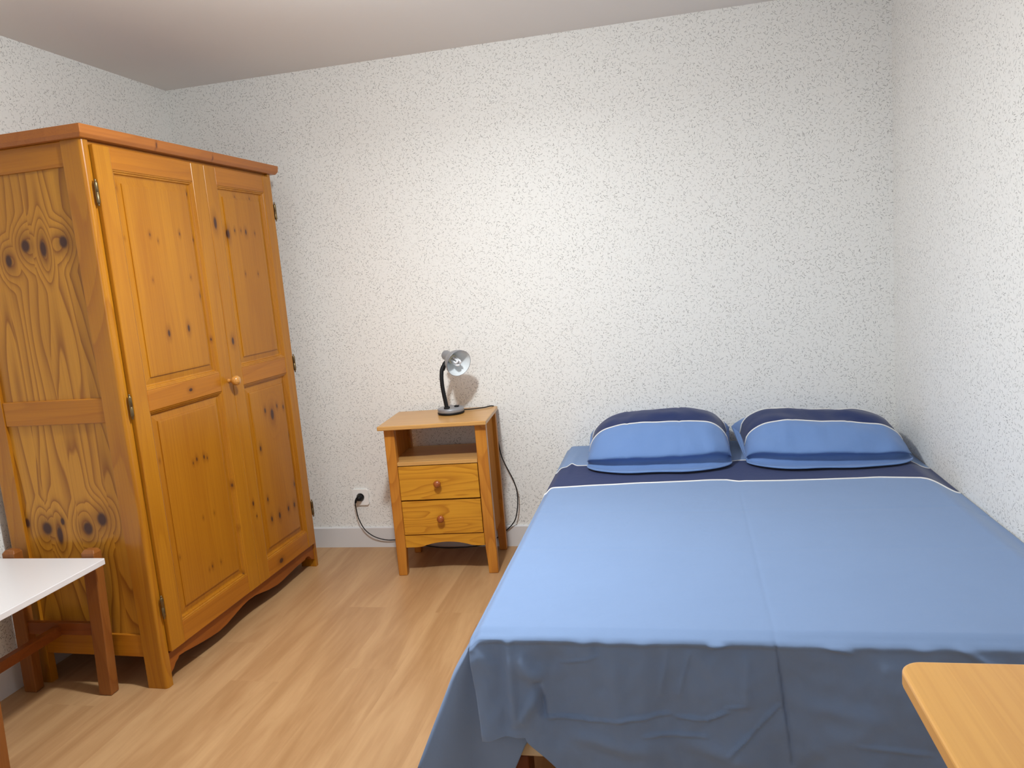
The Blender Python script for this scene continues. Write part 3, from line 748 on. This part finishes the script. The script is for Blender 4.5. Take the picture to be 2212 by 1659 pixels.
# ------------------------------------------------------------------ pillows
CEN = [(-.560, .5065), (-.580, .512), (-.574, .5190), (-.541, .5125), (-.506, .522), (-.500, .548), (-.536, .5665), (-.500, .605), (-.440, .648), (-.385, .6700), (-.315, .690), (-.245, .692), (-.180, .684), (-.135, .668), (-.085, .636), (-.045, .590), (-.035, .555), (-.065, .526), (-.15, .510), (-.35, .5065)]
EDG = [(-.450, .5085), (-.462, .5115), (-.456, .5145), (-.440, .5130), (-.428, .518), (-.428, .526), (-.450, .5300), (-.430, .538), (-.395, .545), (-.350, .5490), (-.300, .554), (-.250, .557), (-.190, .560), (-.145, .562), (-.090, .563), (-.045, .561), (-.035, .556), (-.060, .549), (-.14, .535), (-.33, .514)]
BL, BH = 9, 13          # navy band between these section points
def pillow(label, xc, hw, scale_z, lift, mats, seedv, right_tilt, bandhi):
    base = Vector((xc, -0.30, 0.0))
    bm = bmesh.new(); NU = 64; cols = []
    sub = 4
    for i in range(NU + 1):
        u = -1 + 2 * i / NU; au = abs(u)
        w = (1 - au ** 4.5) ** 0.60
        P = []
        for (a, b), (c, d) in zip(CEN, EDG):
            y = c + (a - c) * (w if b > .6 else (1 - au ** 4) ** .8); z = d + (b - d) * w
            P.append(Vector((0, y, z)))
        C = catmull(P + [P[0]], sub)[:-1]
        col = []
        for q, p in enumerate(C):
            s = (p.y + 0.57) / 0.54
            half = hw * (1 + 0.055 * sst(.72, .98, s) * sst(.75, 1, au) - 0.035 * math.sin(PI * min(1, max(0, s))) * au ** 2)
            x = u * half
            z = 0.5065 + (p.z - 0.5065) * scale_z + right_tilt * u * sst(.51, .6, p.z) + lift * 0
            n = mnoise.noise(Vector((x * 7 + seedv, p.y * 7, z * 7)))
            n2 = mnoise.noise(Vector((x * 4 + (p.y) * 11 + seedv, p.y * 3, 1.0)))
            k = sst(.508, .56, p.z)
            n3 = mnoise.noise(Vector((x * 15 - p.y * 6 + seedv, p.y * 12 + x * 8, 4.0)))
            z += k * (0.007 * n + 0.005 * n2 + 0.0045 * n3); y = p.y - 0.006 * n * k - 0.006 * n3 * k
            # pressed creases
            z -= 0.0022 * math.exp(-((x - 0.09) / .005) ** 2) * k; z -= 0.0018 * math.exp(-((x + 0.12) / .005) ** 2) * k
            if q < 2 * sub: y += 0.004 * math.sin(x * 30 + seedv)
            z += 0.0020
            col.append(bm.verts.new((x, y + 0.30, max(0.5082, z))))
        cols.append(col)
    n = len(cols[0]); hi = BH * sub - bandhi
    for i in range(NU):
        A, B = cols[i], cols[i + 1]
        for j in range(n):
            f = bm.faces.new((A[j], B[j], B[(j + 1) % n], A[(j + 1) % n])); f.smooth = True
            f.material_index = 1 if BL * sub <= j < hi else 0
    bm.faces.new(cols[0]); bm.faces.new(cols[-1][::-1])
    bmesh.ops.recalc_face_normals(bm, faces=bm.faces[:])
    pl = [c[BL * sub].co.copy() for c in cols]; ph = [c[hi].co.copy() for c in cols]
    o = mk('pillow', bm, mats); o.location = base
    o['label'] = label; o['category'] = 'pillow'; o['group'] = 'striped blue pillows at the head of the bed'
    for pp, r in ((pl, 0.0032), (ph, 0.0030)):
        b2 = bmesh.new(); tube(b2, [p + Vector((0, -0.0005, 0.001)) for p in pp], r, 6); mk('piping', b2, M_pipe, o)
    return o
pillow('left pillow on the bed, light blue with a navy stripe, nearer the nightstand', 2.276, 0.296, 1.0, 0, [M_blue2, M_navy], 1.7, 0.010, 0)
pillow('right pillow on the bed, light blue with a navy stripe, against the right wall', 2.924, 0.310, 0.86, 0, [M_blue2, M_navy], 9.1, -0.016, 3)

# ------------------------------------------------------------------ low white-topped stool table by the wardrobe
st = thing('side_table', 'low side table with white board top on an orange wooden frame beside the wardrobe', 'table', (0.235, -1.60, 0))
so = Vector((0.235, -1.60, 0))
def sb(x0, x1, y0, y1, z0, z1): return (x0 - so.x, x1 - so.x, y0 - so.y, y1 - so.y, z0, z1)
def st_post(x0, x1, y0, y1, ztop, lean):
    bm = bmesh.new(); c = 0.007
    rows = []
    for z, ins in ((0.0, 0.002), (0.006, 0), (ztop - 0.012, 0), (ztop, c)):
        dx = lean * z
        rows.append([bm.verts.new((p[0] + dx - so.x, p[1] - so.y, z)) for p in ((x0 + ins, y0 + ins), (x1 - ins, y0 + ins), (x1 - ins, y1 - ins), (x0 + ins, y1 - ins))])
    bm.faces.new(rows[0][::-1]); bm.faces.new(rows[-1])
    for A, B in zip(rows, rows[1:]):
        for i in range(4): bm.faces.new((A[i], A[(i + 1) % 4], B[(i + 1) % 4], B[i]))
    bmesh.ops.recalc_face_normals(bm, faces=bm.faces[:])
    mk('leg', bm, S_wood, st, 0.003)
st_post(0.350, 0.400, -1.408, -1.370, 0.527, 0.045)
st_post(0.042, 0.092, -1.408, -1.370, 0.527, 0.025)
st_post(0.350, 0.400, -1.860, -1.822, 0.482, 0.045)
st_post(0.042, 0.092, -1.860, -1.822, 0.482, 0.025)
part('rail', S_rail, st, sb(0.098, 0.360, -1.400, -1.380, 0.218, 0.262), bevel=0.002)
part('rail', S_rail, st, sb(0.098, 0.360, -1.850, -1.830, 0.218, 0.262), bevel=0.002)
part('stretcher', S_rail, st, sb(0.205, 0.232, -1.832, -1.399, 0.215, 0.250), bevel=0.002)
bm = bmesh.new()
tp = [(0.02, -1.412), (0.466, -1.412), (0.472, -1.418), (0.472, -1.93), (0.466, -1.936), (0.02, -1.936)]
prism(bm, [(x - so.x, y - so.y) for x, y in tp][::-1], 'Z', 0.4835, 0.503)
mk('tabletop', bm, M_white, st, 0.002)

# ------------------------------------------------------------------ pine table at the foot of the bed
dt = thing('pine_table', 'honey coloured pine table with rounded corners beside the foot of the bed', 'table', (2.96, -2.83, 0))
do = Vector((2.96, -2.83, 0))
x0, x1, y0, y1 = 2.643, 3.270, -3.22, -2.412; r = 0.032
pts = []
for cx, cy, a0 in ((x1 - r, y1 - r, 0), (x0 + r, y1 - r, PI / 2), (x0 + r, y0 + r, PI), (x1 - r, y0 + r, 1.5 * PI)):
    for i in range(9): a = a0 + PI / 2 * i / 8; pts.append((cx + r * math.cos(a) - do.x, cy + r * math.sin(a) - do.y))
bm = bmesh.new(); prism(bm, pts, 'Z', 0.716, 0.742); mk('tabletop', bm, T_top, dt, 0.005, 3)
for lx in (x0 + 0.065, x1 - 0.115):
    for ly in (y0 + 0.05, y1 - 0.115):
        part('leg', T_leg, dt, (lx - do.x, lx + 0.05 - do.x, ly - do.y, ly + 0.05 - do.y, 0, 0.716), bevel=0.003)
for yy in (y0 + 0.06, y1 - 0.095):
    part('apron', T_leg, dt, (x0 + 0.115 - do.x, x1 - 0.115 - do.x, yy - do.y, yy + 0.022 - do.y, 0.65, 0.716), bevel=0.001)
for xx in (x0 + 0.075, x1 - 0.10):
    part('apron', T_leg, dt, (xx - do.x, xx + 0.022 - do.x, y0 + 0.10 - do.y, y1 - 0.115 - do.y, 0.65, 0.716), bevel=0.001)
